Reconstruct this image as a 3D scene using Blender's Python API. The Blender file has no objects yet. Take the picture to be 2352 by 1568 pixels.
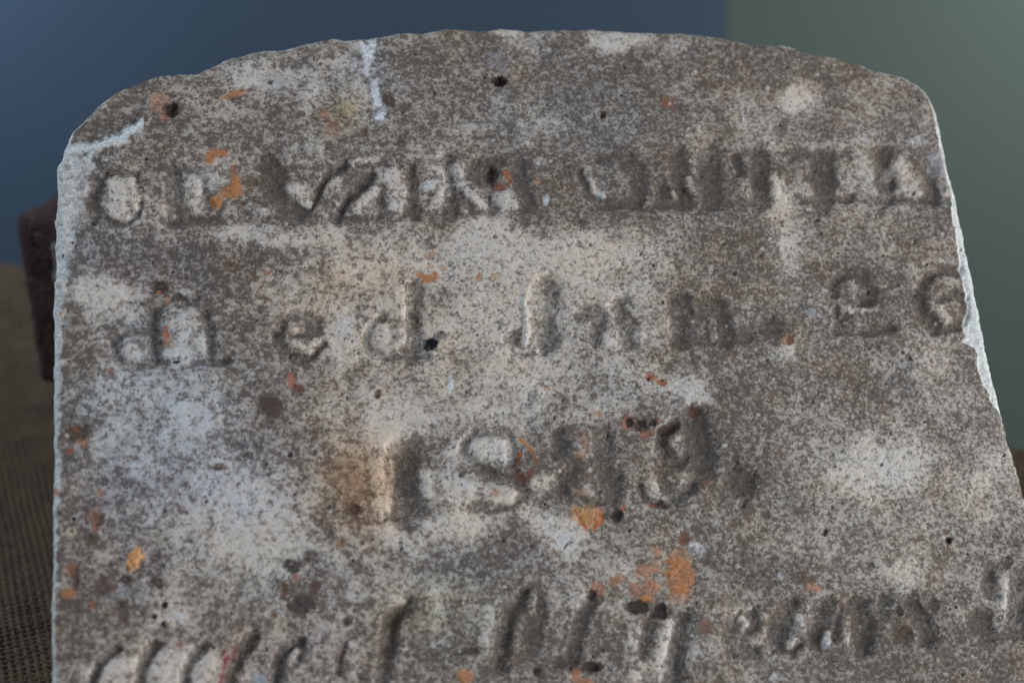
import bpy, math, random
import numpy as np
from mathutils import Matrix, Vector
random.seed(4); RNG = np.random.default_rng(11)
S = bpy.context.scene
C = S.collection

# ------------------------------------------------------------------ camera
TABLE_Z = 0.75
CAM = np.array([0.0, 0.0, TABLE_Z + 0.34])
PITCH = math.radians(25)
CU = np.array([0, math.sin(PITCH), math.cos(PITCH)])       # camera up
CB = np.array([0, -math.cos(PITCH), math.sin(PITCH)])      # camera back
CR = np.array([1.0, 0, 0])
cd = bpy.data.cameras.new('camera'); cam = bpy.data.objects.new('camera', cd); C.objects.link(cam)
cam.location = CAM; cam.rotation_euler = (math.radians(65), 0, 0)
cd.lens = 50; cd.sensor_width = 36; cd.clip_start = 0.02; cd.clip_end = 50
cd.dof.use_dof = True; cd.dof.focus_distance = 0.487; cd.dof.aperture_fstop = 6.3; cd.dof.aperture_blades = 9
S.camera = cam
F = 3267.0; PX0, PY0 = 1176.0, 784.0

# ------------------------------------------------------------------ light
w = bpy.data.worlds.new('World'); S.world = w; w.use_nodes = True
w.node_tree.nodes['Background'].inputs[0].default_value = (0.80, 0.92, 1.0, 1)
w.node_tree.nodes['Background'].inputs[1].default_value = 0.17
def area(name, loc, target, size, power, color, sy=None):
    l = bpy.data.lights.new(name, 'AREA'); l.size = size; l.energy = power; l.color = color
    if sy: l.shape = 'RECTANGLE'; l.size_y = sy
    o = bpy.data.objects.new(name, l); C.objects.link(o); o.location = loc
    o.rotation_euler = (Vector(target) - Vector(loc)).to_track_quat('-Z', 'Y').to_euler()
    return o
area('window_light', (1.25, -0.10, 0.93), (0, .43, .88), 0.60, 15.0, (1.0, 0.985, 0.965), 0.6)
area('ceiling_light', (-1.05, 0.62, 1.75), (0, .45, .9), 0.6, 9.0, (0.86, 0.93, 1.0))
area('left_wall_light', (-.62, 1.00, 1.02), (-.50, 1.22, .87), 0.16, 1.3, (0.62, 0.80, 1.0))
area('right_wall_light', (.66, 0.98, 1.02), (.46, 1.2, .85), 0.2, 1.5, (0.85, 1.0, 1.0))
S.view_settings.view_transform = 'Standard'; S.view_settings.look = 'None'
S.view_settings.exposure = 0.05; S.view_settings.gamma = 1.0

# ------------------------------------------------------------------ helpers
def tag(o, label=None, cat=None, group=None, kind=None):
    if label: o['label'] = label
    if cat: o['category'] = cat
    if group: o['group'] = group
    if kind: o['kind'] = kind
    return o
def empty(name, loc=(0, 0, 0)):
    o = bpy.data.objects.new(name, None); C.objects.link(o); o.location = loc; o.empty_display_size = .05
    return o
def mesh_np(name, verts, quads, mat, parent=None, smooth=True, attrs=None, normals=None):
    me = bpy.data.meshes.new(name)
    n, m = len(verts), len(quads); k = quads.shape[1]
    me.vertices.add(n); me.vertices.foreach_set('co', np.ascontiguousarray(verts, dtype=np.float32).ravel())
    me.loops.add(m * k); me.loops.foreach_set('vertex_index', np.ascontiguousarray(quads, dtype=np.int32).ravel())
    me.polygons.add(m); me.polygons.foreach_set('loop_start', np.arange(0, m * k, k, dtype=np.int32))
    me.polygons.foreach_set('use_smooth', np.full(m, smooth, dtype=bool))
    me.update(calc_edges=True)
    for an, (ty, arr) in (attrs or {}).items():
        a = me.attributes.new(an, ty, 'POINT')
        a.data.foreach_set('value' if ty == 'FLOAT' else 'color', np.ascontiguousarray(arr, dtype=np.float32).ravel())
    if normals is not None:
        me.normals_split_custom_set_from_vertices(normals.astype(np.float32))
    me.materials.append(mat)
    o = bpy.data.objects.new(name, me); C.objects.link(o)
    if parent: o.parent = parent
    return o
def sstep(a, b, x):
    t = np.clip((x - a) / (b - a), 0, 1); return t * t * (3 - 2 * t)
def vnoise(x, y, cell, seed):
    g = np.random.default_rng(seed).random((512, 512)).astype(np.float32)
    X = x / cell + 100.37; Y = y / cell + 77.71
    xi = np.floor(X).astype(np.int64); yi = np.floor(Y).astype(np.int64)
    fx = (X - xi).astype(np.float32); fy = (Y - yi).astype(np.float32)
    fx = fx * fx * (3 - 2 * fx); fy = fy * fy * (3 - 2 * fy)
    x0 = xi % 512; x1 = (xi + 1) % 512; y0 = yi % 512; y1 = (yi + 1) % 512
    return (g[x0, y0] * (1 - fx) + g[x1, y0] * fx) * (1 - fy) + (g[x0, y1] * (1 - fx) + g[x1, y1] * fx) * fy
def fbm(x, y, cell, seed, octs=4, gain=.55):
    s = 0; a = 1; t = 0
    for i in range(octs):
        ca, sa = math.cos(.7 * i + .3), math.sin(.7 * i + .3)
        s = s + a * vnoise(x * ca - y * sa, x * sa + y * ca, cell / 2 ** i, seed + i); t += a; a *= gain
    return s / t - .5                                           # about -.35 .. .35

# ------------------------------------------------------------------ materials
class NT:
    def __init__(s, name):
        s.m = bpy.data.materials.new(name); s.m.use_nodes = True; s.t = s.m.node_tree; s.n = s.t.nodes
        s.b = s.n['Principled BSDF']
    def add(s, ty, **kw):
        nd = s.n.new(ty)
        for k, v in kw.items(): setattr(nd, k, v)
        return nd
    def link(s, a, b): s.t.links.new(a, b)
    def put(s, sock, v):
        if isinstance(v, (int, float)): sock.default_value = v
        elif isinstance(v, tuple): sock.default_value = v if len(v) == 4 or len(sock.default_value) == 3 else (*v, 1)
        else: s.link(v, sock)
    def math(s, op, a, b=0.0, c=None, clamp=False):
        nd = s.add('ShaderNodeMath', operation=op, use_clamp=clamp)
        s.put(nd.inputs[0], a); s.put(nd.inputs[1], b)
        if c is not None: s.put(nd.inputs[2], c)
        return nd.outputs[0]
    def mix(s, fac, a, b, mode='MIX'):
        nd = s.add('ShaderNodeMix', data_type='RGBA', blend_type=mode)
        s.put(nd.inputs[0], fac); s.put(nd.inputs[6], a); s.put(nd.inputs[7], b)
        return nd.outputs[2]
    def obj(s): return s.add('ShaderNodeTexCoord').outputs['Object']
    def noise(s, co, scale, detail=2.0, rough=.5, dist=0.0):
        nd = s.add('ShaderNodeTexNoise'); s.link(co, nd.inputs['Vector'])
        nd.inputs['Scale'].default_value = scale; nd.inputs['Detail'].default_value = detail
        nd.inputs['Roughness'].default_value = rough; nd.inputs['Distortion'].default_value = dist
        return nd.outputs['Fac']
    def grains(s, co, scale):
        nd = s.add('ShaderNodeTexVoronoi'); s.link(co, nd.inputs['Vector']); nd.inputs['Scale'].default_value = scale
        sp = s.add('ShaderNodeSeparateXYZ'); s.link(nd.outputs['Color'], sp.inputs[0])
        return sp.outputs[0], nd.outputs['Distance']
    def add_x(s, co):
        nd = s.add('ShaderNodeSeparateXYZ'); s.link(co, nd.inputs[0]); return nd.outputs[0]
    def bump(s, h, strength, dist):
        nd = s.add('ShaderNodeBump'); s.link(h, nd.inputs['Height'])
        nd.inputs['Strength'].default_value = strength; nd.inputs['Distance'].default_value = dist
        s.link(nd.outputs[0], s.b.inputs['Normal'])

def stone_material():
    k = NT('weathered_marble'); co = k.obj()
    at = k.add('ShaderNodeAttribute', attribute_name='tone').outputs['Fac']
    st = k.add('ShaderNodeAttribute', attribute_name='stain')
    ti = k.add('ShaderNodeAttribute', attribute_name='tint').outputs['Color']
    wv = k.add('ShaderNodeVectorMath', operation='SCALE'); nn = k.add('ShaderNodeTexNoise'); k.link(co, nn.inputs['Vector']); nn.inputs['Scale'].default_value = 900
    k.link(nn.outputs['Color'], wv.inputs[0]); wv.inputs['Scale'].default_value = .0016
    va = k.add('ShaderNodeVectorMath', operation='ADD'); k.link(co, va.inputs[0]); k.link(wv.outputs[0], va.inputs[1]); wco = va.outputs[0]
    hue = k.noise(co, 55, 3, .6)
    n0 = k.noise(co, 150, 3, .6); nA = k.noise(co, 300, 3, .55); n1 = k.noise(co, 700, 1, .5); n2 = k.noise(co, 1250, 2, .6); n3 = k.noise(co, 2500, 1, .5)
    reg = k.math('SUBTRACT', k.math('MULTIPLY_ADD', k.math('SUBTRACT', k.noise(co, 22, 2, .5), .5), 2.5, .42), k.math('MULTIPLY', k.add_x(co), 4.2), clamp=True)
    f = k.math('MULTIPLY_ADD', k.math('SUBTRACT', n0, .5), 0.55, at)
    f = k.math('MULTIPLY_ADD', k.math('SUBTRACT', nA, .5), k.math('MULTIPLY_ADD', reg, 1.65, .42), f)
    f = k.math('MULTIPLY_ADD', k.math('SUBTRACT', n1, .5), k.math('MULTIPLY_ADD', reg, -.4, 1.1), f)
    f = k.math('MULTIPLY_ADD', k.math('SUBTRACT', n2, .5), 0.40, f)
    for sc_, wt in ((620, .50), (1100, 1.05), (2000, .7)):
        cell, dist = k.grains(wco, sc_)
        f = k.math('MULTIPLY_ADD', k.math('MULTIPLY', k.math('SUBTRACT', cell, .52), k.math('SUBTRACT', 1.15, dist)), wt, f)
    f = k.math('MULTIPLY_ADD', k.math('SUBTRACT', n3, .5), 0.40, f)
    f = k.math('MULTIPLY_ADD', k.math('SUBTRACT', f, .5), 1.30, .5, clamp=True)
    dark = k.mix(k.math('MULTIPLY_ADD', k.math('SUBTRACT', hue, .5), 3.0, .5, clamp=True), (.116, .107, .101), (.138, .108, .090))
    hue2 = k.noise(co, 310, 2, .6)
    light = k.mix(k.math('MULTIPLY_ADD', k.math('SUBTRACT', hue2, .5), 3.0, .5, clamp=True), (.74, .74, .73), (.72, .67, .60))
    thick = k.math('MULTIPLY_ADD', at, 1.5, -.20, clamp=True)
    light = k.mix(thick, k.mix(1.0, light, (.52, .505, .49), 'MULTIPLY'), light)
    dark = k.mix(thick, dark, k.mix(1.0, dark, (1.7, 1.7, 1.7), 'MULTIPLY'))
    base = k.mix(f, dark, light)
    base = k.mix(1.0, base, ti, 'MULTIPLY')
    sa = k.math('MULTIPLY_ADD', k.math('SUBTRACT', nA, .5), 1.5, st.outputs['Alpha'])
    sa = k.math('MULTIPLY_ADD', k.math('SUBTRACT', n1, .5), 1.4, sa)
    sa = k.math('MULTIPLY', sa, k.math('MULTIPLY', st.outputs['Alpha'], 4.0, clamp=True), clamp=True)
    sc = k.mix(1.0, st.outputs['Color'], k.mix(k.math('MULTIPLY_ADD', k.math('SUBTRACT', n2, .5), 2.5, .5, clamp=True), (.66, .62, .6), (1.25, 1.27, 1.3)), 'MULTIPLY')
    base = k.mix(sa, base, sc)
    k.link(base, k.b.inputs['Base Color'])
    k.b.inputs['Roughness'].default_value = .82; k.b.inputs['Specular IOR Level'].default_value = .25
    h = k.math('ADD', k.math('MULTIPLY', nA, 1.2), k.math('ADD', k.math('MULTIPLY', n2, .5), k.math('MULTIPLY', n3, .25)))
    k.bump(h, .55, .0006)
    return k.m
M_STONE = stone_material()

def wall_material(name, col, col2):
    k = NT(name); co = k.obj()
    n = k.noise(co, 3.0, 4, .5); n2 = k.noise(co, 140, 3, .6)
    k.link(k.mix(k.math('MULTIPLY_ADD', k.math('SUBTRACT', n, .5), 2.0, .5, clamp=True), col, col2), k.b.inputs['Base Color'])
    k.b.inputs['Roughness'].default_value = .7; k.bump(n2, .3, .001)
    return k.m
M_BLUE = wall_material('blue_painted_wall', (.034, .061, .101), (.036, .061, .094))
M_GREEN = wall_material('green_painted_wall', (.066, .092, .084), (.073, .095, .080))

def brick_material():
    k = NT('old_brick'); co = k.obj()
    n = k.noise(co, 60, 4, .6); n2 = k.noise(co, 230, 2, .6); n3 = k.noise(co, 600, 2, .5)
    c = k.mix(k.math('MULTIPLY_ADD', k.math('SUBTRACT', n, .5), 3.0, .5, clamp=True), (.044, .019, .021), (.070, .036, .037))
    c = k.mix(k.math('MULTIPLY_ADD', k.math('SUBTRACT', n2, .56), 12.0, 0.0, clamp=True), c, (.018, .010, .010))
    c = k.mix(k.math('MULTIPLY_ADD', k.math('SUBTRACT', n3, .62), 9.0, 0.0, clamp=True), c, (.20, .14, .13))
    k.link(c, k.b.inputs['Base Color']); k.b.inputs['Roughness'].default_value = .9
    k.bump(k.math('SUBTRACT', n3, n2), .8, .0015); return k.m
M_BRICK = brick_material()
def mortar_material():
    k = NT('old_mortar'); co = k.obj(); n = k.noise(co, 400, 3, .6)
    k.link(k.mix(n, (.13, .12, .11), (.26, .24, .22)), k.b.inputs['Base Color']); k.b.inputs['Roughness'].default_value = .95
    k.bump(n, .8, .001); return k.m
M_MORTAR = mortar_material()
def jute_material(name, a, b):
    k = NT(name); co = k.obj()
    n = k.noise(co, 700, 3, .6); n1 = k.noise(co, 45, 3, .6)
    f = k.math('ADD', k.math('MULTIPLY', n, .6), k.math('MULTIPLY', n1, .4))
    k.link(k.mix(k.math('MULTIPLY_ADD', k.math('SUBTRACT', f, .5), 2.4, .5, clamp=True), a, b), k.b.inputs['Base Color'])
    k.b.inputs['Roughness'].default_value = .95; k.b.inputs['Specular IOR Level'].default_value = .1
    k.bump(k.noise(co, 2600, 2, .5), .6, .0004); return k.m
M_JUTE = jute_material('jute_threads', (.078, .058, .042), (.185, .142, .102))
def weave_material():
    k = NT('jute_weave'); co = k.obj()
    mp = k.add('ShaderNodeMapping'); k.link(co, mp.inputs[0]); mp.inputs['Rotation'].default_value = (0, 0, math.radians(-23))
    hs = []
    for ax in ('X', 'Y'):
        wv = k.add('ShaderNodeTexWave', bands_direction=ax); k.link(mp.outputs[0], wv.inputs['Vector'])
        wv.inputs['Scale'].default_value = 1 / .0030 / 3.1831 / 1.0; wv.inputs['Distortion'].default_value = .5; wv.inputs['Detail'].default_value = 1
        hs.append(wv.outputs['Fac'])
    h = k.math('MAXIMUM', hs[0], hs[1])
    n = k.noise(co, 45, 3, .6)
    c = k.mix(k.math('MULTIPLY_ADD', k.math('SUBTRACT', n, .5), 2.4, .5, clamp=True), (.080, .059, .042), (.16, .124, .09))
    k.link(k.mix(h, (.016, .012, .009), c), k.b.inputs['Base Color']); k.b.inputs['Roughness'].default_value = .95
    k.bump(h, .8, .0008); return k.m
M_WEAVE = weave_material()
M_BACKING = jute_material('weave_gap_shade', (.010, .008, .006), (.022, .018, .013))  # near-black colour stands in for shade between the threads
def plain(name, a, b, scale, rough):
    k = NT(name); co = k.obj(); k.link(k.mix(k.noise(co, scale, 4, .6), a, b), k.b.inputs['Base Color'])
    k.b.inputs['Roughness'].default_value = rough; return k.m
M_WOOD = plain('dark_table_wood', (.05, .032, .02), (.10, .065, .04), 20, .5)
M_FLOOR = plain('floor_concrete', (.09, .09, .088), (.14, .14, .135), 6, .8)

# ------------------------------------------------------------------ rooms behind: walls, floor, table
def box(name, x0, x1, y0, y1, z0, z1, mat, parent=None, bev=0.0):
    import bmesh
    bm = bmesh.new(); bmesh.ops.create_cube(bm, size=1)
    for v in bm.verts:
        v.co.x = x0 + (v.co.x + .5) * (x1 - x0); v.co.y = y0 + (v.co.y + .5) * (y1 - y0); v.co.z = z0 + (v.co.z + .5) * (z1 - z0)
    if bev: bmesh.ops.bevel(bm, geom=bm.edges[:], offset=bev, segments=2, affect='EDGES')
    me = bpy.data.meshes.new(name); bm.to_mesh(me); bm.free(); me.materials.append(mat)
    o = bpy.data.objects.new(name, me); C.objects.link(o); o.parent = parent
    return o
tag(box('floor', -2.5, 2.5, -1.5, 1.3, -.05, 0, M_FLOOR), kind='structure')
tag(box('wall_left', -2.5, .1835, 1.22, 1.32, 0, 2.6, M_BLUE), kind='structure')
tag(box('wall_right', .1835, 2.5, 1.2195, 1.32, 0, 2.6, M_GREEN), kind='structure')

# the table lies slightly turned; its far edge runs from far left to nearer right
TA = math.atan2(.606 - .851, .58)
def table_pt(a, b):                                             # a along the far edge, b towards the viewer
    ca, sa = math.cos(TA), math.sin(TA)
    return (-.33 + a * ca + b * sa, .851 + a * sa - b * ca)
tt = box('table', -.5, 1.1, -1.0, -.006, -.028, -.0025, M_WOOD, bev=.003)
tt.location = (-.33, .851, TABLE_Z); tt.rotation_euler = (0, 0, TA); tag(tt, kind='structure')

# ------------------------------------------------------------------ the burlap cloth: threads woven over and under
def make_cloth():
    root = tag(empty('burlap_cloth', (-.33, .5, TABLE_Z)), 'coarse dark brown woven burlap cloth spread flat under the gravestone and bricks', 'cloth')
    ox, oy = -.33, .5
    # cloth sheet; below the threads it is near-black to paint the gap shade
    nA, nB = 90, 60
    A, B = np.meshgrid(np.linspace(-.46, 1.06, nA), np.linspace(-.012, .93, nB), indexing='ij')
    ca, sa = math.cos(TA), math.sin(TA)
    X = -.33 + A * ca + B * sa; Y = .851 + A * sa - B * ca
    Z = np.full_like(X, -.0002); drop = B < 0
    Z[drop] = -.03
    v = np.stack([X - ox, Y - oy, Z], -1).reshape(-1, 3)
    i = np.arange((nA - 1) * (nB - 1)); a = i // (nB - 1); b = i % (nB - 1)
    q = np.stack([a * nB + b, a * nB + b + 1, (a + 1) * nB + b + 1, (a + 1) * nB + b], -1)
    # threads
    P = .0030; ang = math.radians(23)
    dw = np.array([-math.sin(ang), math.cos(ang)]); df = np.array([math.cos(ang), math.sin(ang)])
    cx, cy = -.24, .60
    def region(X, Y):
        t = (X + .33) * (-sa) + (Y - .851) * ca                 # beyond the far edge when > 0
        left = (X > -.46) & (X < -.085) & (Y > .30)
        right = (X > .16) & (X < .36) & (Y > .42)
        return (left | right) & (t < -.004)
    fc = v[q].mean(1) + np.array([ox, oy, 0]); inr = region(fc[:, 0], fc[:, 1])
    mesh_np('backing', v, q[inr], M_BACKING, root)
    v2 = v.copy(); v2[:, 2] = np.where(v2[:, 2] > -.01, .0007, v2[:, 2]); mesh_np('plain_cloth', v2, q[~inr], M_WEAVE, root)
    allv = []; allq = []; base = 0
    N = 330
    for fam in (0, 1):
        d, e = (dw, df) if fam == 0 else (df, dw)
        lines = np.arange(-N, N) ; along = np.arange(-2 * N, 2 * N + 1) / 2.0
        L, T = np.meshgrid(lines, along, indexing='ij')
        wob = (vnoise(L * 1.0 + 900 * fam, T * .25, 2.5, 31 + fam) - .5) * P * .42
        wid = P * (.19 + .13 * vnoise(L * 1.0, T * .5, 1.7, 41 + fam) + .10 * (RNG.random(2 * N)[:, None] - .3))
        par = (L.astype(int) + (0 if fam == 0 else 1))
        zc = .00034 * np.cos(math.pi * (T + par)) * 1.0 + .0006
        miss = vnoise(L * 1.0 + 50, T * .05, 1.0, 77 + fam)
        px = cx + e[0] * (L * P + wob) + d[0] * T * P; py = cy + e[1] * (L * P + wob) + d[1] * T * P
        prof = [(-1, -.00022), (-.55, .00022), (.55, .00022), (1, -.00022)]
        V = np.stack([np.stack([px + e[0] * wid * s - ox, py + e[1] * wid * s - oy, zc + z + .0012 * fbm(px, py, .06, 5, 2) * 2], -1) for s, z in prof], 2)
        nl, na = L.shape
        ii, jj = np.meshgrid(np.arange(nl), np.arange(na - 1), indexing='ij')
        keep = region(px[:, :-1], py[:, :-1]) & (miss[:, :-1] > .03)
        ii = ii[keep]; jj = jj[keep]
        for s in range(3):
            allq.append(base + np.stack([(ii * na + jj) * 4 + s, (ii * na + jj) * 4 + s + 1, (ii * na + jj + 1) * 4 + s + 1, (ii * na + jj + 1) * 4 + s], -1))
        allv.append(V.reshape(-1, 3)); base += V.shape[0] * V.shape[1] * 4
    v = np.concatenate(allv); q = np.concatenate(allq)
    used = np.unique(q); rm = np.zeros(len(v), np.int64); rm[used] = np.arange(len(used))
    o = mesh_np('threads', v[used], rm[q], M_JUTE, root); tag(o, kind='stuff')
make_cloth()

# ------------------------------------------------------------------ bricks behind the stone
def rough_block(name, L, W, H, mat, parent, seed, r=.004, amp=.0022, n=70):
    """worn block, origin at its base centre, every face a fine grid pushed by noise"""
    vs = []; qs = []; base = 0
    hx, hy, hz = L / 2, W / 2, H / 2
    for ax in range(3):
        for s in (-1, 1):
            dims = [hx, hy, hz]; u, vv = [(1, 2), (2, 0), (0, 1)][ax]
            nu = max(6, int(n * dims[u] / hx)); nv = max(6, int(n * dims[vv] / hx))
            U, V = np.meshgrid(np.linspace(-1, 1, nu), np.linspace(-1, 1, nv), indexing='ij')
            p = np.zeros(U.shape + (3,)); p[..., ax] = s * dims[ax]; p[..., u] = U * dims[u]; p[..., vv] = V * dims[vv]
            inner = np.clip(p, [-hx + r, -hy + r, -hz + r], [hx - r, hy - r, hz - r])
            dlt = p - inner; ln = np.linalg.norm(dlt, axis=-1, keepdims=True); p = inner + dlt / np.maximum(ln, 1e-9) * r
            nz = fbm(p[..., 0] + 2 * p[..., 2], p[..., 1] + 1.3 * p[..., 2], .02, seed, 5, .6)
            pit = sstep(.18, .30, fbm(p[..., 0] * 1.0 + p[..., 2] * 1.7, p[..., 1] - p[..., 2], .007, seed + 9, 2))
            p = p + dlt / np.maximum(ln, 1e-9) * (nz[..., None] * amp * 2 - pit[..., None] * .0012)
            p[..., 2] += hz
            i, j = np.meshgrid(np.arange(nu - 1), np.arange(nv - 1), indexing='ij'); i = i.ravel(); j = j.ravel()
            q = np.stack([i * nv + j, (i + 1) * nv + j, (i + 1) * nv + j + 1, i * nv + j + 1], -1)
            if s < 0: q = q[:, ::-1]
            vs.append(p.reshape(-1, 3)); qs.append(q + base); base += nu * nv
    return mesh_np(name, np.concatenate(vs), np.concatenate(qs), mat, parent)
def brick_thing(corner, ang, L, W, H, z, label, seed, mortar=None):
    """corner: x,y of the near left vertical edge"""
    ca, sa = math.cos(ang), math.sin(ang)
    cx = corner[0] + ca * L / 2 - sa * W / 2; cy = corner[1] + sa * L / 2 + ca * W / 2
    t = tag(empty('brick', (cx, cy, z)), label, 'brick', 'bricks stacked behind the gravestone'); t.rotation_euler = (0, 0, ang)
    rough_block('brick_body', L, W, H, M_BRICK, t, seed)
    if mortar:
        m = rough_block('mortar_patch', *mortar[:3], M_MORTAR, t, seed + 3, .0025, .0015, 24); m.location = mortar[3]
    return t
BA = math.radians(-19)
U0 = (-(1131) / F * .62, .5875)
brick_thing((U0[0] - .004, U0[1]), BA, .19, .058, (.082), TABLE_Z + .0455, 'dark red pitted brick on edge, the upper one, behind the left edge of the gravestone', 5,
            (.024, .006, .030, (-.066, -.0272, .042)))
brick_thing((U0[0] + .008, U0[1] + .004), BA, .19, .09, .044, TABLE_Z + .0012, 'dark brick lying flat in shadow on the burlap, beneath the upper brick', 17)

# ------------------------------------------------------------------ the gravestone
SU = np.array([-922.0, 8847.0, -F]); SU /= np.linalg.norm(SU)
SR = np.array([19000.0, 800.0, -F]); SR -= SR.dot(SU) * SU; SR /= np.linalg.norm(SR)
c2w = np.stack([CR, CU, CB], 1)
UP, RT = c2w @ SU, c2w @ SR; NM = np.cross(RT, UP)
P0 = CAM - CB * .48
THICK = .048
def px2uv(px, py):
    px = np.asarray(px, float); py = np.asarray(py, float)
    d = CR * ((px - PX0) / F)[..., None] + CU * ((PY0 - py) / F)[..., None] - CB
    t = (P0 - CAM).dot(NM) / (d @ NM)
    p = CAM + d * t[..., None] - P0
    return p @ RT, p @ UP
def uv2px(u, v):
    p = P0 + u[..., None] * RT + v[..., None] * UP - CAM
    z = -(p @ CB)
    return PX0 + F * (p @ CR) / z, PY0 - F * (p @ CU) / z, F / z

OUT = [(118, 1341), (121, 1103), (122, 1050), (122, 857), (123, 653), (125, 533), (128, 408), (133, 367), (142, 337), (163, 300), (199, 260), (238, 224), (265, 206), (292, 195),
       (333, 178), (374, 170), (415, 168), (452, 165), (466, 156), (493, 146), (510, 134), (544, 124), (578, 114), (612, 111), (639, 109), (680, 99), (714, 92), (765, 85), (800, 88),
       (844, 83), (888, 76), (912, 71), (980, 68), (1031, 61), (1065, 62), (1116, 65), (1150, 58), (1184, 59), (1221, 66), (1269, 63), (1337, 63), (1361, 61), (1398, 65), (1456, 68),
       (1507, 71), (1558, 70), (1620, 77), (1664, 81), (1695, 92), (1756, 99), (1797, 99), (1824, 105), (1851, 117), (1892, 120), (1926, 127), (1953, 140), (1980, 145), (2011, 156),
       (2038, 160), (2079, 172), (2113, 190), (2133, 207), (2144, 228), (2161, 272), (2171, 323), (2181, 374), (2202, 449), (2216, 520), (2232, 602), (2256, 721), (2273, 806),
       (2290, 874), (2310, 956), (2331, 1035), (2352, 1123), (2400, 1310)]

# letters: (letter, [(points, width px, depth mm), ...]); coordinates on the face, in steps of the survey grid
def sv(ox, oy, k, pts): return [(ox + x * k, oy + y * k) for x, y in pts]
LET = []
def letter(ch, ox, oy, k, *strokes):
    LET.append((ch, [(sv(ox, oy, k, p), wd * k, dep) for p, wd, dep in strokes]))
a = (112.9, 329.3, .48)
letter('G', *a, ([(430, 205), (400, 155), (340, 128), (275, 145), (222, 210)], 26, .9), ([(230, 195), (208, 270), (228, 345)], 62, 1.7), ([(225, 340), (290, 388), (365, 385), (420, 345), (438, 290)], 24, 1.0), ([(415, 160), (438, 225)], 24, 1.0))
letter('E', *a, ([(605, 140), (600, 360)], 78, 1.5), ([(640, 125), (790, 122)], 18, .7), ([(740, 170), (742, 250), (770, 300)], 24, .8), ([(540, 365), (830, 372)], 22, .8), ([(830, 300), (800, 360)], 14, .6))
letter('R', *a, ([(935, 330), (932, 282), (1060, 262)], 16, .6))
letter('M', *a, ([(1050, 100), (1090, 230), (1190, 345)], 96, 1.9), ([(1215, 345), (1300, 225), (1330, 160), (1410, 105)], 34, 1.3), ([(985, 185), (1080, 250)], 22, .7))
letter('A', *a, ([(1380, 355), (1440, 255), (1535, 170)], 50, 1.5), ([(1592, 205), (1590, 335)], 34, 1.0), ([(1350, 345), (1440, 348)], 24, .9))
letter('N', *a, ([(1735, 140), (1745, 335)], 48, 1.3), ([(1905, 75), (1925, 165)], 46, 1.3), ([(1925, 240), (1920, 335)], 62, 1.4), ([(1960, 250), (2010, 300)], 30, .9), ([(1850, 95), (1910, 85)], 18, .7))
letter('N', *a, ([(2040, 130), (2110, 170), (2110, 290)], 80, 1.8), ([(2060, 90), (2160, 95)], 22, .8), ([(2250, 120), (2270, 280)], 70, 1.0))
b = (1110, 301, .48)
letter('S', *b, ([(700, 125), (610, 118), (545, 130)], 26, .8), ([(470, 200), (500, 300), (560, 345)], 30, .9), ([(560, 350), (720, 355)], 30, .9), ([(690, 150), (745, 200), (740, 330)], 60, 1.0))
letter('M', *b, ([(855, 270), (860, 345)], 50, 1.0), ([(925, 105), (940, 200), (960, 335)], 66, 1.3), ([(830, 350), (970, 352)], 24, .8))
letter('I', *b, ([(1090, 110), (1095, 335)], 90, 1.3), ([(1060, 350), (1180, 350)], 24, .8), ([(1205, 130), (1235, 195)], 36, 1.0))
letter('T', *b, ([(1325, 110), (1330, 325)], 78, 1.6), ([(1220, 330), (1300, 340)], 26, .9))
letter('H', *b, ([(1620, 115), (1630, 325)], 92, 1.5), ([(1480, 120), (1560, 112)], 20, .7), ([(1680, 120), (1750, 118)], 22, .8), ([(1560, 325), (1760, 325)], 24, .9))
letter('E', *b, ([(1915, 115), (1935, 320)], 78, 1.7), ([(1900, 322), (2060, 322)], 22, .8), ([(1870, 95), (1980, 92)], 18, .6))
letter('R', *b, ([(2140, 190), (2155, 310)], 60, 1.4), ([(2120, 318), (2255, 320)], 24, .8))
c = (112.9, 602, .48)
letter('d', *c, ([(640, 192), (545, 205), (503, 240), (495, 320), (510, 470)], 46, 1.5), ([(640, 192), (700, 180)], 22, .8), ([(470, 330), (365, 335), (308, 385), (315, 450), (360, 495), (440, 500)], 22, .8), ([(430, 490), (560, 488)], 20, .7))
letter('i', *c, ([(740, 250), (778, 340), (772, 450)], 34, 1.1), ([(690, 484), (770, 478), (850, 470)], 22, .9))
letter('e', *c, ([(1165, 345), (1290, 340), (1280, 285), (1220, 255), (1150, 265), (1112, 315)], 26, .9), ([(1118, 300), (1095, 370), (1125, 440)], 46, 1.2), ([(1125, 440), (1190, 468), (1260, 452), (1305, 395)], 28, 1.0), ([(1240, 300), (1260, 310)], 44, .9))
letter('d', *c, ([(1600, 262), (1548, 300), (1520, 360), (1530, 425), (1600, 450)], 34, 1.0), ([(1752, 140), (1738, 290), (1735, 425)], 84, 1.8), ([(1560, 450), (1700, 445), (1810, 440)], 18, .7))
d = (1110.1, 564.5, .512)
letter('J', *d, ([(282, 190), (275, 330), (280, 425)], 100, 2.1), ([(285, 425), (215, 470), (140, 462), (108, 410)], 30, 1.1), ([(135, 400), (155, 430)], 46, 1.2))
letter('a', *d, ([(445, 305), (500, 295)], 52, 1.1), ([(520, 320), (505, 425)], 48, 1.1), ([(620, 270), (650, 340), (645, 415)], 80, 1.6))
letter('n', *d, ([(880, 255), (890, 425)], 84, 1.5), ([(980, 262), (1060, 275), (1085, 420)], 60, 1.3), ([(860, 428), (1190, 412)], 30, .9), ([(900, 330), (1080, 340)], 60, .7))
letter('full_stop', *d, ([(1285, 365), (1300, 385)], 80, 1.3))
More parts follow.
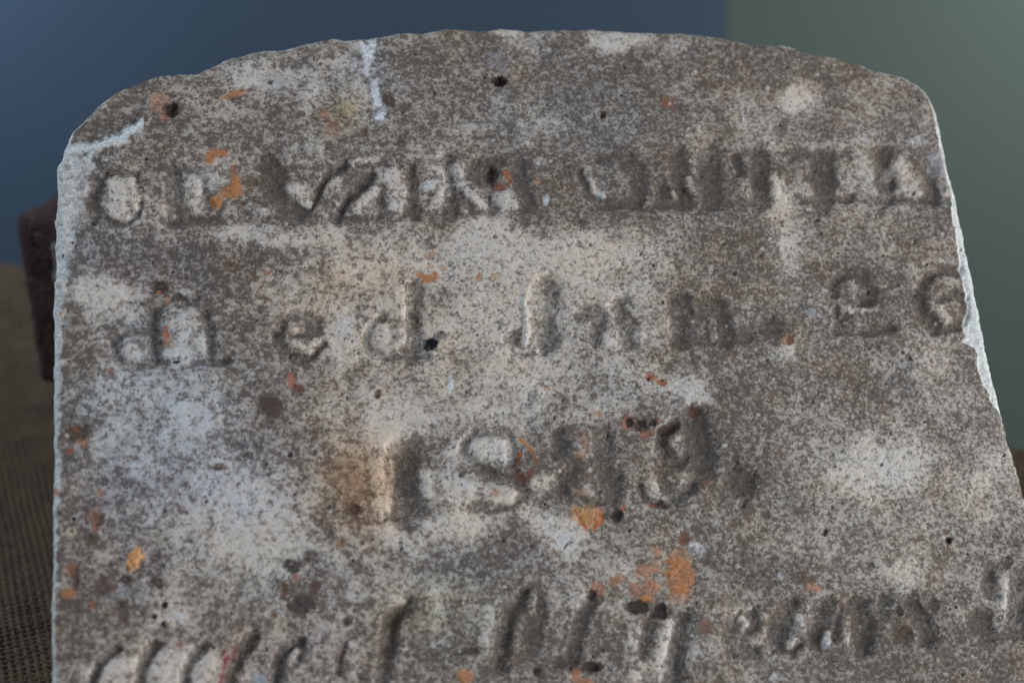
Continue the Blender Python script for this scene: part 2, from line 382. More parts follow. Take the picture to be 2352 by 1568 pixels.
letter('2', *d, ([(1572, 215), (1572, 160), (1630, 115), (1700, 135)], 30, 1.1), ([(1700, 140), (1740, 200), (1720, 250)], 44, 1.3), ([(1720, 250), (1640, 300), (1588, 345)], 16, .8), ([(1590, 378), (1840, 374)], 36, 1.4), ([(1585, 285), (1590, 385)], 16, .8))
letter('6', *d, ([(2130, 108), (2040, 112), (1975, 160), (1955, 240)], 40, 1.2), ([(1950, 220), (1975, 310), (2040, 365)], 54, 1.7), ([(2040, 370), (2120, 365), (2168, 310), (2165, 240), (2110, 212), (2050, 235)], 28, 1.0))
e = (733.8, 903, .48)
letter('1', *e, ([(405, 300), (395, 430), (405, 555)], 150, 2.6), ([(450, 200), (455, 290), (330, 305)], 22, .8), ([(330, 572), (480, 576)], 26, 1.0))
letter('8', *e, ([(700, 300), (690, 240), (745, 192), (830, 180), (900, 205), (930, 265), (925, 340)], 36, 1.2), ([(700, 300), (760, 350), (850, 405), (950, 430), (985, 480), (930, 530), (830, 552), (730, 542)], 34, 1.2), ([(930, 380), (960, 420)], 40, 1.0))
letter('8', *e, ([(1150, 205), (1145, 270)], 74, 1.4), ([(1350, 205), (1368, 275)], 80, 1.4), ([(1160, 180), (1250, 158), (1340, 180)], 20, .6), ([(1180, 315), (1260, 345), (1350, 312)], 30, .8), ([(1220, 355), (1165, 400), (1165, 475)], 52, 1.1), ([(1340, 355), (1400, 405), (1405, 480)], 76, 1.3), ([(1190, 505), (1290, 530), (1380, 508)], 24, .8))
letter('9', *e, ([(1790, 120), (1825, 240), (1830, 350)], 108, 2.0), ([(1825, 350), (1785, 440), (1700, 500)], 56, 1.4), ([(1700, 150), (1650, 190), (1632, 260), (1655, 315), (1715, 325), (1770, 300)], 50, 1.6), ([(1535, 450), (1555, 510), (1600, 525)], 18, .9), ([(1655, 430), (1680, 450)], 66, .9))
letter('comma', *e, ([(1990, 400), (2030, 430)], 100, 1.9), ([(2060, 420), (2062, 490), (2030, 530)], 22, 1.0))
f = (112.9, 1298, .48)
letter('a', *f, ([(325, 415), (265, 450), (225, 510), (205, 600)], 46, 1.6), ([(505, 398), (455, 465), (425, 600)], 58, 1.7))
letter('g', *f, ([(735, 398), (680, 445), (650, 520), (650, 600)], 50, 1.6), ([(965, 352), (905, 430), (865, 520), (850, 620)], 66, 1.9))
letter('e', *f, ([(1205, 372), (1130, 405), (1092, 470), (1088, 600)], 48, 1.6), ([(1205, 372), (1222, 410), (1175, 470)], 24, 1.0))
letter('d', *f, ([(1500, 335), (1420, 385), (1388, 450), (1390, 520)], 22, .8), ([(1700, 190), (1645, 250), (1632, 340), (1600, 520)], 72, 1.9))
letter('4', *f, ([(1945, 415), (2065, 404)], 14, 1.0), ([(2275, 140), (2215, 210), (2185, 320), (2150, 470)], 66, 1.8), ([(2075, 510), (2180, 495)], 40, 1.0))
g = (1110.1, 1260.7, .528)
letter('7', *g, ([(240, 230), (215, 330), (200, 470)], 80, .9), ([(470, 220), (425, 300), (385, 500)], 56, 1.1), ([(230, 515), (330, 495), (480, 520)], 30, .8))
letter('y', *g, ([(720, 330), (705, 440)], 44, 1.1), ([(865, 310), (850, 420), (825, 600)], 78, 1.8), ([(690, 450), (700, 470)], 26, .7))
letter('e', *g, ([(1180, 330), (1165, 285), (1100, 310), (1060, 375), (1085, 440), (1180, 445)], 46, 1.3), ([(1110, 390), (1180, 340)], 24, .8))
letter('a', *g, ([(1340, 258), (1292, 325), (1290, 400)], 84, 1.8), ([(1300, 420), (1345, 445), (1385, 395)], 26, 1.0))
letter('r', *g, ([(1480, 255), (1452, 320), (1442, 390)], 82, 1.7), ([(1625, 235), (1565, 255), (1535, 330), (1530, 385)], 24, .9), ([(1635, 255), (1655, 330), (1650, 405)], 92, 1.8))
letter('s', *g, ([(1745, 235), (1735, 270)], 60, 1.1), ([(1860, 235), (1900, 300), (1935, 380)], 62, 1.4), ([(1810, 365), (1830, 380)], 62, 1.1), ([(1930, 232), (1950, 238)], 36, .9))
letter('9', *g, ([(2270, 65), (2215, 85), (2190, 140), (2225, 190)], 52, 1.3), ([(2330, 110), (2335, 220), (2325, 350)], 78, 1.7), ([(2150, 315), (2175, 335)], 84, 1.3), ([(2190, 388), (2310, 368)], 16, .8))
OTHER = [([(545 * .48 + 112.9, 503), (800, 506), (1100, 482), (1300, 478), (1700, 476)], 14, .8), ([(1810, 462), (2040, 458), (2190, 460)], 13, .8), ([(1790, 345), (2000, 341), (2160, 340)], 10, .5), ([(640, 389), (760, 385), (1000, 372), (1180, 368)], 9, .35)]

# tone patches: (x, y, rx, ry, amount)  (+ lighter, - darker patina)
TONE = [(1480, 410, 300, 62, -.30), (1240, 420, 110, 60, -.16), (1980, 400, 230, 60, -.12), (660, 430, 110, 60, -.26), (830, 450, 60, 45, -.15), (430, 590, 280, 62, -.42), (560, 620, 130, 50, -.2),
        (350, 560, 130, 30, -.12), (1620, 555, 260, 80, -.10), (1980, 600, 260, 110, -.12), (1880, 1000, 300, 260, -.14), (2050, 1480, 340, 130, -.22), (1500, 210, 600, 110, -.10),
        (1000, 120, 120, 40, -.22), (1640, 700, 85, 100, -.34), (1440, 1060, 190, 95, -.18), (1570, 1060, 70, 110, -.10), (1740, 1100, 40, 45, -.15), (1790, 1330, 130, 50, -.26), (1000, 1480, 120, 90, -.12),
        (1330, 1440, 160, 90, -.22), (640, 400, 60, 60, -.16), (560, 280, 180, 60, -.12), (700, 190, 60, 40, -.18), (440, 300, 110, 60, -.1), (290, 330, 90, 60, -.12), (240, 240, 60, 50, -.10),
        (160, 560, 30, 50, -.15), (170, 900, 50, 70, -.22), (160, 1030, 40, 60, -.3), (165, 1420, 50, 70, -.34), (260, 1370, 90, 70, -.2), (200, 1180, 60, 110, -.14), (690, 1370, 60, 60, -.28),
        (1100, 1270, 130, 40, -.18), (830, 680, 100, 50, -.04), (640, 800, 110, 90, -.12), (540, 740, 60, 80, -.18), (1290, 720, 60, 70, -.12), (1440, 760, 60, 50, -.18), (780, 1120, 80, 80, -.12),
        (950, 1100, 30, 80, -.12), (2120, 730, 100, 60, -.14), (1980, 690, 60, 70, -.16), (330, 860, 200, 30, -.02), (1700, 860, 200, 60, -.08), (1150, 330, 200, 30, -.08), (1900, 150, 200, 50, -.10),
        (1230, 1320, 120, 40, .02), (480, 500, 60, 25, -.15), (950, 500, 200, 18, -.10), (1160, 500, 160, 26, -.1), (880, 400, 30, 60, -.1), (1680, 1230, 120, 80, -.02),
        # lighter
        (1120, 600, 340, 75, .26), (1110, 560, 60, 50, .28), (1330, 720, 260, 80, .22), (960, 760, 220, 110, .14), (790, 770, 26, 55, .45), (1300, 850, 260, 60, .16), (1400, 580, 120, 40, .18),
        (1810, 530, 42, 80, .42), (1800, 440, 16, 34, .42), (440, 970, 62, 36, .35), (905, 985, 52, 50, .45), (590, 1240, 100, 90, .30), (470, 1180, 180, 90, .18), (330, 1000, 200, 110, .12),
        (1300, 1235, 42, 52, .6), (1240, 1190, 40, 30, .3), (2010, 1085, 90, 60, .48), (2080, 1060, 70, 40, .2), (1840, 228, 32, 30, .45), (1420, 92, 52, 26, .5), (1155, 66, 34, 12, .4), (620, 178, 36, 34, .28),
        (560, 190, 34, 40, .25), (760, 190, 80, 60, .22), (500, 260, 60, 30, .22), (390, 1535, 180, 46, .32), (400, 1412, 40, 24, .35), (1120, 1030, 62, 26, .5), (1080, 1170, 60, 60, .26), (1170, 1140, 34, 30, .3),
        (1190, 870, 60, 40, .16), (1590, 900, 46, 34, .42), (1060, 1205, 50, 20, .4), (590, 545, 110, 26, .32), (760, 560, 120, 50, .12), (230, 670, 52, 26, .5), (270, 690, 60, 30, .2), (300, 440, 42, 50, .22),
        (470, 420, 60, 50, .2), (690, 440, 26, 24, .35), (880, 430, 30, 50, .2), (1145, 460, 36, 24, .34), (1760, 470, 40, 30, .2), (2060, 400, 20, 40, .2), (1960, 390, 30, 40, .1), (2050, 180, 60, 20, .08),
        (1010, 390, 30, 40, .25), (1340, 1370, 50, 40, .3), (1690, 1440, 20, 30, .1), (2060, 1330, 60, 30, .22), (1560, 1500, 60, 50, .14), (1000, 940, 260, 40, .12), (640, 1130, 120, 60, .12),
        (900, 1240, 160, 36, .14), (880, 1350, 160, 60, .06), (1280, 1400, 20, 50, .15), (1010, 1400, 20, 70, .2), (260, 770, 60, 60, .12), (440, 800, 60, 50, .14), (400, 880, 160, 50, .14), (700, 640, 160, 50, .10),
        (2160, 800, 60, 60, .1), (2010, 830, 160, 60, .06), (2240, 1120, 120, 90, .08), (1720, 700, 60, 50, .02), (1810, 810, 24, 22, .34), (1230, 960, 200, 40, .12), (2100, 450, 60, 16, .1), (1900, 335, 260, 10, .09)]
TINT = [(1350, 260, 170, 70, (.84, .97, 1.12), .9), (310, 600, 190, 60, (.93, .97, 1.10), .9), (330, 970, 200, 130, (.86, .98, 1.12), .9), (380, 780, 120, 90, (.88, .98, 1.10), .7), (500, 1100, 230, 120, (.90, .98, 1.14), .8),
        (1070, 1430, 140, 100, (.92, .98, .98), .8), (960, 1400, 90, 60, (1.0, .99, .84), .6), (800, 1090, 90, 110, (1.22, .98, .74), .95), (860, 1140, 60, 80, (1.15, .98, .8), .6), (760, 660, 200, 80, (1.10, 1.0, .88), .8),
        (790, 260, 60, 50, (1.12, 1.02, .82), .8), (860, 170, 40, 120, (.9, 1.0, 1.15), .8), (760, 190, 110, 70, (.93, .99, 1.08), .7), (1700, 200, 500, 110, (1.03, .98, .93), .7), (1000, 850, 260, 100, (1.04, 1.0, .95), .6),
        (1400, 900, 200, 60, (.94, 1.0, 1.04), .5), (1900, 1250, 450, 260, (.98, 1.0, .99), .7), (1100, 1060, 90, 60, (.93, 1, 1.06), .7), (260, 1180, 100, 120, (.98, .97, 1.06), .6), (700, 1330, 100, 80, (.93, .98, 1.07), .6),
        (1120, 1290, 140, 40, (.9, .98, 1.08), .7), (620, 1300, 90, 60, (1.0, 1.01, .96), .6), (550, 1480, 300, 80, (1.03, .97, .97), .5), (1520, 620, 400, 70, (1.03, .99, .94), .6), (180, 430, 50, 110, (.92, 1, 1.08), .7)]
OR = (.60, .24, .075); RU = (.42, .135, .065); SA = (.55, .29, .18); DB = (.060, .040, .034); BK = (.012, .012, .014); BR = (.16, .088, .058); WH = (.66, .70, .74); YE = (.58, .50, .26); PB = (.16, .11, .105); GB = (.105, .09, .078); LI = (.40, .42, .47)
OY = (.66, .34, .12)
# spots: (x, y, rx, ry, rotation deg, colour, alpha, depth mm, part name or None)
L_, R_, H_, W_ = 'lichen_patch', 'rust_spot', 'pit', 'white_scar'
SPOT = [(367, 236, 26, 24, 0, SA, .62, -.1, R_), (380, 268, 12, 12, 0, RU, .7, .2, R_), (397, 252, 19, 17, 0, DB, 1.05, 1.3, H_), (536, 217, 28, 8, -18, OR, .85, -.1, L_), (553, 208, 12, 11, 0, SA, .6, 0, None),
        (483, 363, 14, 16, 20, OR, 1.0, -.2, L_), (504, 350, 20, 9, 10, OR, .95, -.2, L_), (534, 391, 8, 12, -20, RU, .8, -.1, L_), (542, 428, 13, 26, 0, OR, .95, -.2, L_), (524, 443, 20, 14, -20, OR, .85, -.2, L_),
        (496, 464, 16, 14, -30, OR, .95, -.2, L_), (520, 400, 14, 12, 0, (.24, .26, .17), .6, 0, None), (745, 262, 15, 10, 20, SA, .7, 0, L_), (765, 289, 14, 13, 0, (.30, .15, .11), .7, .3, R_), (796, 252, 22, 14, 0, YE, .5, -.1, L_),
        (760, 300, 26, 22, 0, SA, .25, 0, None), (892, 229, 13, 19, -35, (.13, .09, .07), .95, .5, H_), (931, 248, 14, 12, 0, PB, .85, .3, H_), (1148, 185, 17, 11, 5, (.045, .032, .03), 1.1, 1.6, H_), (1385, 264, 8, 9, 0, (.09, .06, .04), 1.0, .7, H_),
        (1534, 238, 15, 11, 10, (.38, .15, .09), .85, .2, R_), (837, 303, 9, 14, 0, BR, .8, .2, R_), (1169, 408, 9, 14, -20, RU, .9, .2, R_), (1150, 430, 16, 8, 0, RU, .85, .1, R_), (1128, 400, 16, 22, 0, DB, .8, .8, H_), (1160, 396, 8, 8, 0, RU, .6, 0, None),
        (1235, 418, 8, 8, 0, SA, .6, 0, R_), (1237, 376, 5, 6, 0, WH, 1.0, -.1, None), (1254, 459, 7, 13, 15, WH, .95, -.2, W_), (981, 425, 17, 11, -35, WH, .9, -.1, W_), (1381, 446, 11, 7, 30, WH, .85, -.1, None), (1213, 330, 5, 5, 0, WH, .6, 0, None),
        (369, 660, 20, 15, 10, (.08, .06, .05), .95, .4, H_), (366, 670, 5, 3, 0, (.7, .16, .06), 1.1, 0, None), (383, 690, 6, 9, 0, SA, .9, 0, R_), (405, 682, 14, 8, -20, GB, .8, .2, None), (382, 768, 8, 18, -5, (.55, .18, .09), 1.0, .1, L_), (388, 790, 14, 18, 0, SA, .4, 0, None),
        (388, 812, 14, 14, 0, WH, .7, -.1, W_), (406, 830, 9, 4, 0, (.06, .045, .04), 1.0, .8, H_), (139, 721, 5, 6, 0, (.65, .22, .08), 1.0, 0, L_), (252, 848, 9, 6, 0, RU, .6, .1, None), (668, 872, 9, 15, -15, (.55, .20, .12), .9, .1, L_), (686, 893, 16, 9, 30, (.2, .08, .06), .8, .2, R_), (700, 865, 18, 20, 0, (.6, .55, .48), .5, 0, None),
        (619, 934, 29, 27, 0, (.115, .082, .070), 1.0, .2, 'brown_stain'), (186, 1012, 20, 12, 20, OR, .6, .1, L_), (180, 992, 34, 20, -10, (.1, .075, .055), .8, .5, None), (161, 1038, 7, 12, 15, RU, .9, 0, L_), (616, 628, 6, 5, 0, (.5, .16, .1), .8, 0, None), (721, 990, 8, 5, -20, BR, .8, 0, None),
        (792, 752, 20, 26, 0, WH, .5, 0, None), (966, 631, 11, 8, 20, OR, .95, -.1, L_), (985, 640, 17, 10, 0, OR, 1.05, -.2, L_), (999, 634, 8, 11, 0, OR, 1.0, -.2, L_), (990, 585, 14, 8, -20, SA, .55, 0, L_), (990, 611, 8, 6, 0, OY, .7, 0, L_), (1019, 615, 7, 6, 0, OY, .7, 0, L_),
        (1100, 637, 9, 11, 20, (.5, .25, .12), .85, 0, L_), (1137, 636, 10, 8, 0, OY, .75, 0, L_), (868, 905, 7, 12, 0, (.13, .06, .05), .9, .1, R_), (1257, 893, 8, 7, 0, OY, .6, 0, L_), (1492, 864, 10, 9, 0, RU, 1.0, .1, L_), (1520, 879, 11, 8, 15, RU, 1.0, .1, L_), (1506, 871, 10, 5, 20, OR, .6, 0, None), (1489, 869, 4, 4, 0, DB, .9, .3, None), (1521, 874, 4, 3, 0, DB, .9, .3, None),
        (1375, 949, 10, 7, 0, SA, .85, 0, L_), (1036, 878, 6, 20, 8, (.78, .86, .92), 1.1, -.2, W_), (1444, 970, 17, 14, 0, (.45, .16, .09), .8, .2, R_), (1447, 969, 11, 10, 0, DB, 1.0, .5, H_), (1472, 978, 20, 14, 0, DB, .9, .5, H_), (1501, 970, 10, 8, 0, DB, 1.0, .5, H_), (1482, 997, 18, 9, 0, RU, .8, .2, R_), (1514, 966, 7, 5, 0, RU, .8, 0, None),
        (1536, 984, 22, 14, -15, (.095, .055, .045), .9, .3, R_), (1336, 1008, 9, 24, -10, (.34, .16, .12), .8, -.2, R_), (1346, 1002, 14, 7, 30, BR, .7, .1, None), (1596, 942, 14, 11, 0, (.17, .085, .06), .85, .2, R_), (1524, 694, 3, 5, -20, BK, 1.1, .4, None),
        (813, 1168, 19, 16, 0, (.14, .075, .05), .9, .6, H_), (812, 1120, 24, 36, 0, (.34, .17, .10), .5, .2, R_), (836, 1090, 70, 60, 0, (.40, .29, .2), .22, 0, None), (1136, 1130, 11, 10, 0, SA, .8, 0, L_), (1330, 1045, 14, 10, 0, SA, .5, 0, None), (1345, 1187, 36, 27, 25, OY, .85, -.3, L_), (1366, 1190, 24, 20, 0, OR, .6, -.2, None),
        (1419, 1181, 13, 17, 0, (.055, .045, .042), .95, .8, H_), (1434, 1166, 6, 7, 0, RU, .7, 0, None), (1517, 1157, 20, 9, 15, (.08, .05, .045), .9, .6, H_), (1500, 1160, 12, 5, -10, RU, .6, 0, None), (1337, 1131, 15, 10, 0, SA, .6, 0, L_), (783, 1246, 10, 12, 0, (.3, .14, .08), .85, .3, R_), (847, 1263, 11, 9, 0, BR, .6, .1, None),
        (1299, 1254, 4, 9, 30, (.04, .05, .06), 1.0, .5, None), (1308, 1246, 9, 3, 10, (.04, .05, .06), 1.0, .5, None), (1572, 1238, 12, 20, 10, (.24, .10, .065), .85, .3, R_), (1507, 1267, 14, 11, 20, SA, .7, -.1, L_), (1478, 1311, 20, 17, 0, (.55, .26, .15), .85, -.3, L_), (1505, 1300, 12, 18, 0, SA, .7, -.1, L_),
        (1494, 1350, 22, 22, 0, (.56, .26, .15), .85, -.3, L_), (1460, 1352, 14, 18, 0, (.5, .22, .13), .8, -.2, L_), (1484, 1376, 18, 9, 10, OR, .85, -.2, L_), (1560, 1322, 34, 50, -5, OR, .95, -.5, L_), (1556, 1374, 18, 14, 0, SA, .5, -.1, L_), (1414, 1334, 22, 12, -30, (.55, .25, .14), .95, -.3, L_),
        (1374, 1354, 15, 18, 0, (.5, .22, .13), .8, .1, L_), (1362, 1366, 11, 13, 0, (.1, .07, .06), .9, .5, H_), (1466, 1393, 30, 14, 0, (.075, .055, .048), 1.0, .5, H_), (1518, 1404, 21, 18, 0, (.05, .038, .036), 1.1, .8, H_), (1068, 1556, 20, 17, 0, OR, .85, -.2, L_), (1320, 1548, 13, 16, 0, (.58, .25, .14), .95, -.2, L_),
        (1340, 1566, 20, 8, 0, OR, .8, -.2, L_), (1235, 1540, 9, 14, 0, (.1, .06, .05), .9, .4, H_), (1366, 1532, 26, 13, -5, (.07, .052, .045), .95, .6, H_), (796, 1426, 15, 12, 0, (.11, .07, .055), .8, .4, H_), (807, 1549, 10, 11, 0, (.6, .58, .54), .9, -.3, None), (1300, 1516, 40, 14, 0, GB, .5, .3, None),
        (1625, 1108, 10, 9, 0, (.3, .16, .11), .75, .1, R_), (1603, 1256, 20, 12, 10, WH, .75, -.1, W_), (1894, 1222, 7, 8, 0, (.09, .07, .055), 1.0, .5, H_), (2179, 1239, 9, 9, 0, (.045, .035, .04), 1.1, .8, H_), (2172, 1222, 7, 8, 0, BR, .7, 0, None), (1868, 1349, 20, 9, 12, (.58, .30, .2), .9, -.2, L_), (1850, 1330, 26, 12, 0, BR, .4, 0, None),
        (1617, 1440, 16, 17, 0, (.28, .15, .11), .8, .1, R_), (2066, 1402, 10, 16, -10, (.085, .06, .055), .95, .6, H_), (2076, 1450, 16, 12, 0, BR, .5, .1, None), (1793, 1321, 7, 9, -20, WH, .8, 0, None), (1725, 1394, 5, 5, 0, WH, .9, -.1, None), (1897, 1476, 8, 16, 0, WH, .8, -.2, W_), (1783, 1555, 14, 14, 0, WH, .55, 0, None),
        (1812, 778, 9, 11, 0, (.2, .075, .05), .95, .5, R_), (1806, 776, 16, 14, 0, SA, .4, 0, None), (1868, 720, 22, 11, 25, LI, .75, -.1, L_), (1596, 901, 36, 20, 25, (.62, .62, .60), .5, 0, None), (311, 1283, 17, 28, 22, (.80, .40, .13), 1.2, -1.3, 'ochre_lichen_lump'),
        (216, 1186, 14, 14, 0, (.5, .25, .14), .85, -.2, L_), (226, 1192, 14, 20, 0, (.1, .06, .05), .6, .4, R_), (218, 1214, 8, 12, 0, (.34, .14, .08), .8, .1, R_), (167, 1306, 14, 15, 0, (.36, .15, .08), .8, .2, L_), (156, 1362, 16, 13, 0, OR, .75, -.1, L_), (176, 1330, 9, 26, 0, (.12, .07, .06), .8, .3, R_), (231, 1130, 9, 12, 0, SA, .75, 0, L_), (211, 1389, 7, 11, 0, RU, .7, 0, L_),
        (127, 1130, 5, 9, 0, (.7, .22, .09), 1.0, 0, L_), (503, 1072, 18, 8, 0, (.14, .095, .075), .85, .2, R_), (673, 1299, 22, 17, 10, (.10, .085, .08), .95, .3, 'brown_stain'), (680, 1326, 10, 10, 0, (.38, .19, .13), .8, 0, L_), (651, 1355, 9, 24, 0, BR, .85, .2, R_), (690, 1390, 34, 20, -15, (.09, .075, .07), .85, .3, 'brown_stain'), (720, 1350, 14, 18, 30, (.15, .09, .075), .8, .2, R_),
        (715, 1278, 22, 20, 0, (.12, .09, .08), .7, .2, None), (629, 1412, 9, 8, 0, (.2, .12, .07), .9, .2, R_), (204, 1240, 18, 12, 20, (.14, .10, .07), .8, .3, R_), (233, 1350, 22, 24, 0, (.14, .085, .075), .75, .3, R_), (289, 1331, 15, 10, 0, (.09, .08, .075), .85, .4, H_), (363, 1338, 20, 14, 15, (.085, .07, .065), .8, .4, H_), (377, 1389, 9, 9, 0, (.045, .04, .04), 1.0, .7, H_),
        (355, 1416, 7, 7, 0, (.06, .05, .045), 1.0, .6, H_), (374, 1433, 6, 7, 0, (.05, .045, .045), 1.0, .6, H_), (279, 1402, 20, 26, -15, (.12, .085, .07), .75, .5, H_), (235, 1104, 15, 11, 0, (.1, .09, .085), .8, .4, H_), (413, 1478, 9, 10, 0, (.34, .17, .1), .75, 0, L_), (127, 1453, 8, 12, 0, (.52, .46, .22), .7, 0, L_), (163, 1220, 13, 11, 0, (.62, .60, .42), .8, -.2, L_),
        (362, 1230, 20, 14, 0, (.6, .58, .42), .5, 0, L_), (401, 1412, 22, 12, 0, WH, .5, 0, W_), (286, 1358, 17, 13, 0, LI, .7, 0, W_), (595, 1558, 17, 13, 0, (.36, .44, .52), .8, -.1, L_), (250, 1373, 18, 12, 0, (.4, .42, .43), .5, 0, None), (316, 1360, 26, 14, 0, (.3, .3, .32), .4, .0, None), (989, 789, 16, 15, 0, (.012, .017, .022), 1.2, .8, 'black_lump'), (1012, 770, 16, 10, 0, (.08, .09, .10), .6, .2, None),
        (1300, 1240, 26, 26, 20, (.70, .74, .78), .5, -.1, None), (1160, 340, 20, 14, 0, (.45, .44, .4), .4, 0, None), (2155, 372, 22, 32, -10, (.52, .51, .54), .85, -.3, W_), (1700, 90, 14, 6, 10, WH, .8, 0, W_), (1804, 105, 13, 6, 10, WH, .8, 0, W_), (1920, 124, 22, 5, 15, WH, .6, 0, W_), (1648, 79, 12, 4, 0, WH, .6, 0, None),
        (624, 188, 26, 24, 0, (.44, .47, .50), .4, 0, None), (619, 187, 7, 6, 0, GB, .8, .3, None), (660, 240, 8, 8, 0, WH, .3, 0, None), (2040, 165, 26, 6, 14, WH, .5, 0, None), (1140, 140, 30, 22, 0, (.34, .34, .38), .5, 0, None), (176, 985, 12, 8, 0, RU, .5, 0, None),
        (1880, 330, 20, 7, 0, (.5, .48, .44), .5, 0, None), (2100, 322, 14, 10, 0, WH, .6, 0, None), (1990, 318, 8, 16, -10, WH, .4, 0, None), (860, 760, 12, 9, 0, WH, .3, 0, None), (888, 805, 10, 12, 0, (.62, .64, .64), .6, 0, None), (1395, 790, 12, 12, 0, (.62, .62, .6), .7, -.1, None), (1510, 785, 14, 10, 0, (.62, .62, .6), .5, 0, None),
        (1370, 660, 120, 4, 0, (.62, .62, .60), .4, -.1, None), (1206, 750, 6, 60, 0, (.66, .66, .65), .75, -.5, None)]  # the tall pale entry paints the lit left wall of the J
CRIMSON = [([(517, 1498), (520, 1522), (511, 1545), (505, 1568)], 7, .8), ([(547, 1484), (534, 1510)], 6, .45), ([(640, 1500), (634, 1520)], 4, .5)]

# clean marble between the cuts, and lit cut walls painted lighter: (survey grid, points, width, amount)
CLEAN_LIT = [(a, [(310, 200), (330, 250), (320, 320), (360, 350)], 60, .5), (a, [(390, 180), (410, 300)], 30, .25), (a, [(690, 180), (700, 230)], 46, .4), (a, [(690, 290), (700, 330)], 40, .4), (a, [(1150, 215), (1240, 290)], 36, .55),
    (a, [(1330, 240), (1370, 180)], 50, .4), (a, [(1440, 98), (1560, 72)], 22, .45), (a, [(1470, 300), (1560, 220)], 34, .5), (a, [(1640, 160), (1670, 220), (1660, 320)], 70, .45), (a, [(1800, 200), (1820, 190)], 40, .6),
    (a, [(1840, 300), (1870, 250)], 40, .5), (a, [(1945, 110), (1975, 200), (2080, 300)], 40, .5), (a, [(2150, 260), (2220, 290)], 50, .45), (a, [(1440, 340), (1480, 318)], 30, .4), (a, [(960, 300), (1030, 330)], 36, .4),
    (b, [(492, 190), (520, 240), (530, 290)], 18, .5), (b, [(640, 200), (660, 260)], 40, .22), (b, [(985, 230), (1010, 300)], 30, .35), (b, [(905, 290), (915, 320)], 22, .4), (b, [(1390, 230), (1400, 300)], 34, .6), (b, [(1250, 230), (1270, 300)], 40, .35),
    (b, [(1500, 250), (1550, 290)], 60, .3), (b, [(1720, 150), (1740, 280)], 60, .25), (b, [(1800, 130), (1840, 290)], 80, .25), (b, [(2000, 160), (2050, 290)], 70, .32), (b, [(2200, 240), (2210, 300)], 40, .22),
    (c, [(390, 400), (400, 440)], 70, .25), (c, [(600, 250), (660, 340), (650, 430)], 110, .22), (c, [(565, 440), (590, 430)], 36, .5), (c, [(1160, 300), (1170, 320)], 30, .5), (c, [(1180, 395), (1240, 425), (1280, 385)], 34, .5), (c, [(1590, 310), (1610, 410)], 50, .4), (c, [(1400, 320), (1450, 440)], 60, .5), (c, [(1690, 200), (1690, 380)], 24, .2),
    (d, [(185, 210), (195, 430)], 20, .7), (d, [(150, 462), (240, 460)], 12, .3), (d, [(555, 405), (560, 425)], 34, .7), (d, [(690, 405), (715, 400)], 34, .6), (d, [(650, 270), (690, 310)], 20, .5), (d, [(1020, 330), (1030, 400)], 30, .12), (d, [(1650, 170), (1660, 220)], 34, .4), (d, [(1650, 290), (1760, 278)], 24, .6), (d, [(2050, 280), (2075, 330)], 36, .5), (d, [(2060, 150), (2120, 160)], 40, .3),
    (e, [(280, 330), (290, 540)], 60, .45), (e, [(340, 320), (330, 560)], 30, .3), (e, [(770, 250), (870, 250)], 76, .7), (e, [(830, 470), (910, 500)], 60, .6), (e, [(620, 420), (700, 470)], 70, .45), (e, [(1250, 230), (1255, 290)], 44, .35), (e, [(1270, 440), (1290, 470)], 60, .3), (e, [(1708, 225), (1715, 265)], 56, .45), (e, [(1690, 400), (1730, 395)], 50, .3), (e, [(1590, 400), (1620, 490)], 36, .35), (e, [(1040, 430), (1110, 420)], 60, .5), (e, [(500, 360), (520, 480)], 40, .4),
    (f, [(330, 460), (280, 560)], 70, .5), (f, [(550, 440), (500, 560)], 80, .5), (f, [(760, 460), (720, 560)], 60, .4), (f, [(1185, 400), (1165, 440)], 30, .5), (f, [(1710, 260), (1690, 400)], 24, .3), (f, [(1640, 170), (1690, 160)], 40, .4), (f, [(2110, 220), (2080, 400)], 44, .4), (f, [(2310, 150), (2310, 210)], 30, .4), (f, [(1440, 380), (1500, 340)], 26, .3),
    (g, [(645, 340), (650, 420)], 40, .4), (g, [(810, 320), (780, 440)], 40, .5), (g, [(650, 540), (670, 570)], 40, .5), (g, [(1120, 300), (1140, 320)], 30, .45), (g, [(1345, 390), (1330, 425)], 18, .6), (g, [(1495, 370), (1490, 400)], 24, .7), (g, [(1590, 300), (1575, 390)], 26, .4), (g, [(1370, 290), (1400, 350)], 30, .3), (g, [(2260, 110), (2240, 330)], 50, .3)]
def seg_dist(px, py, pts):
    best = np.full(px.shape, 1e9)
    for (x0, y0), (x1, y1) in zip(pts[:-1], pts[1:]):
        dx, dy = x1 - x0, y1 - y0; t = np.clip(((px - x0) * dx + (py - y0) * dy) / (dx * dx + dy * dy + 1e-9), 0, 1)
        best = np.minimum(best, np.hypot(px - x0 - t * dx, py - y0 - t * dy))
    return best
def inpoly(px, py, poly):
    r = np.zeros(px.shape, bool); n = len(poly)
    for i in range(n):
        x0, y0 = poly[i]; x1, y1 = poly[(i + 1) % n]
        cond = ((y0 > py) != (y1 > py)); xx = (x1 - x0) * (py - y0) / (y1 - y0 + 1e-12) + x0
        r ^= cond & (px < xx)
    return r

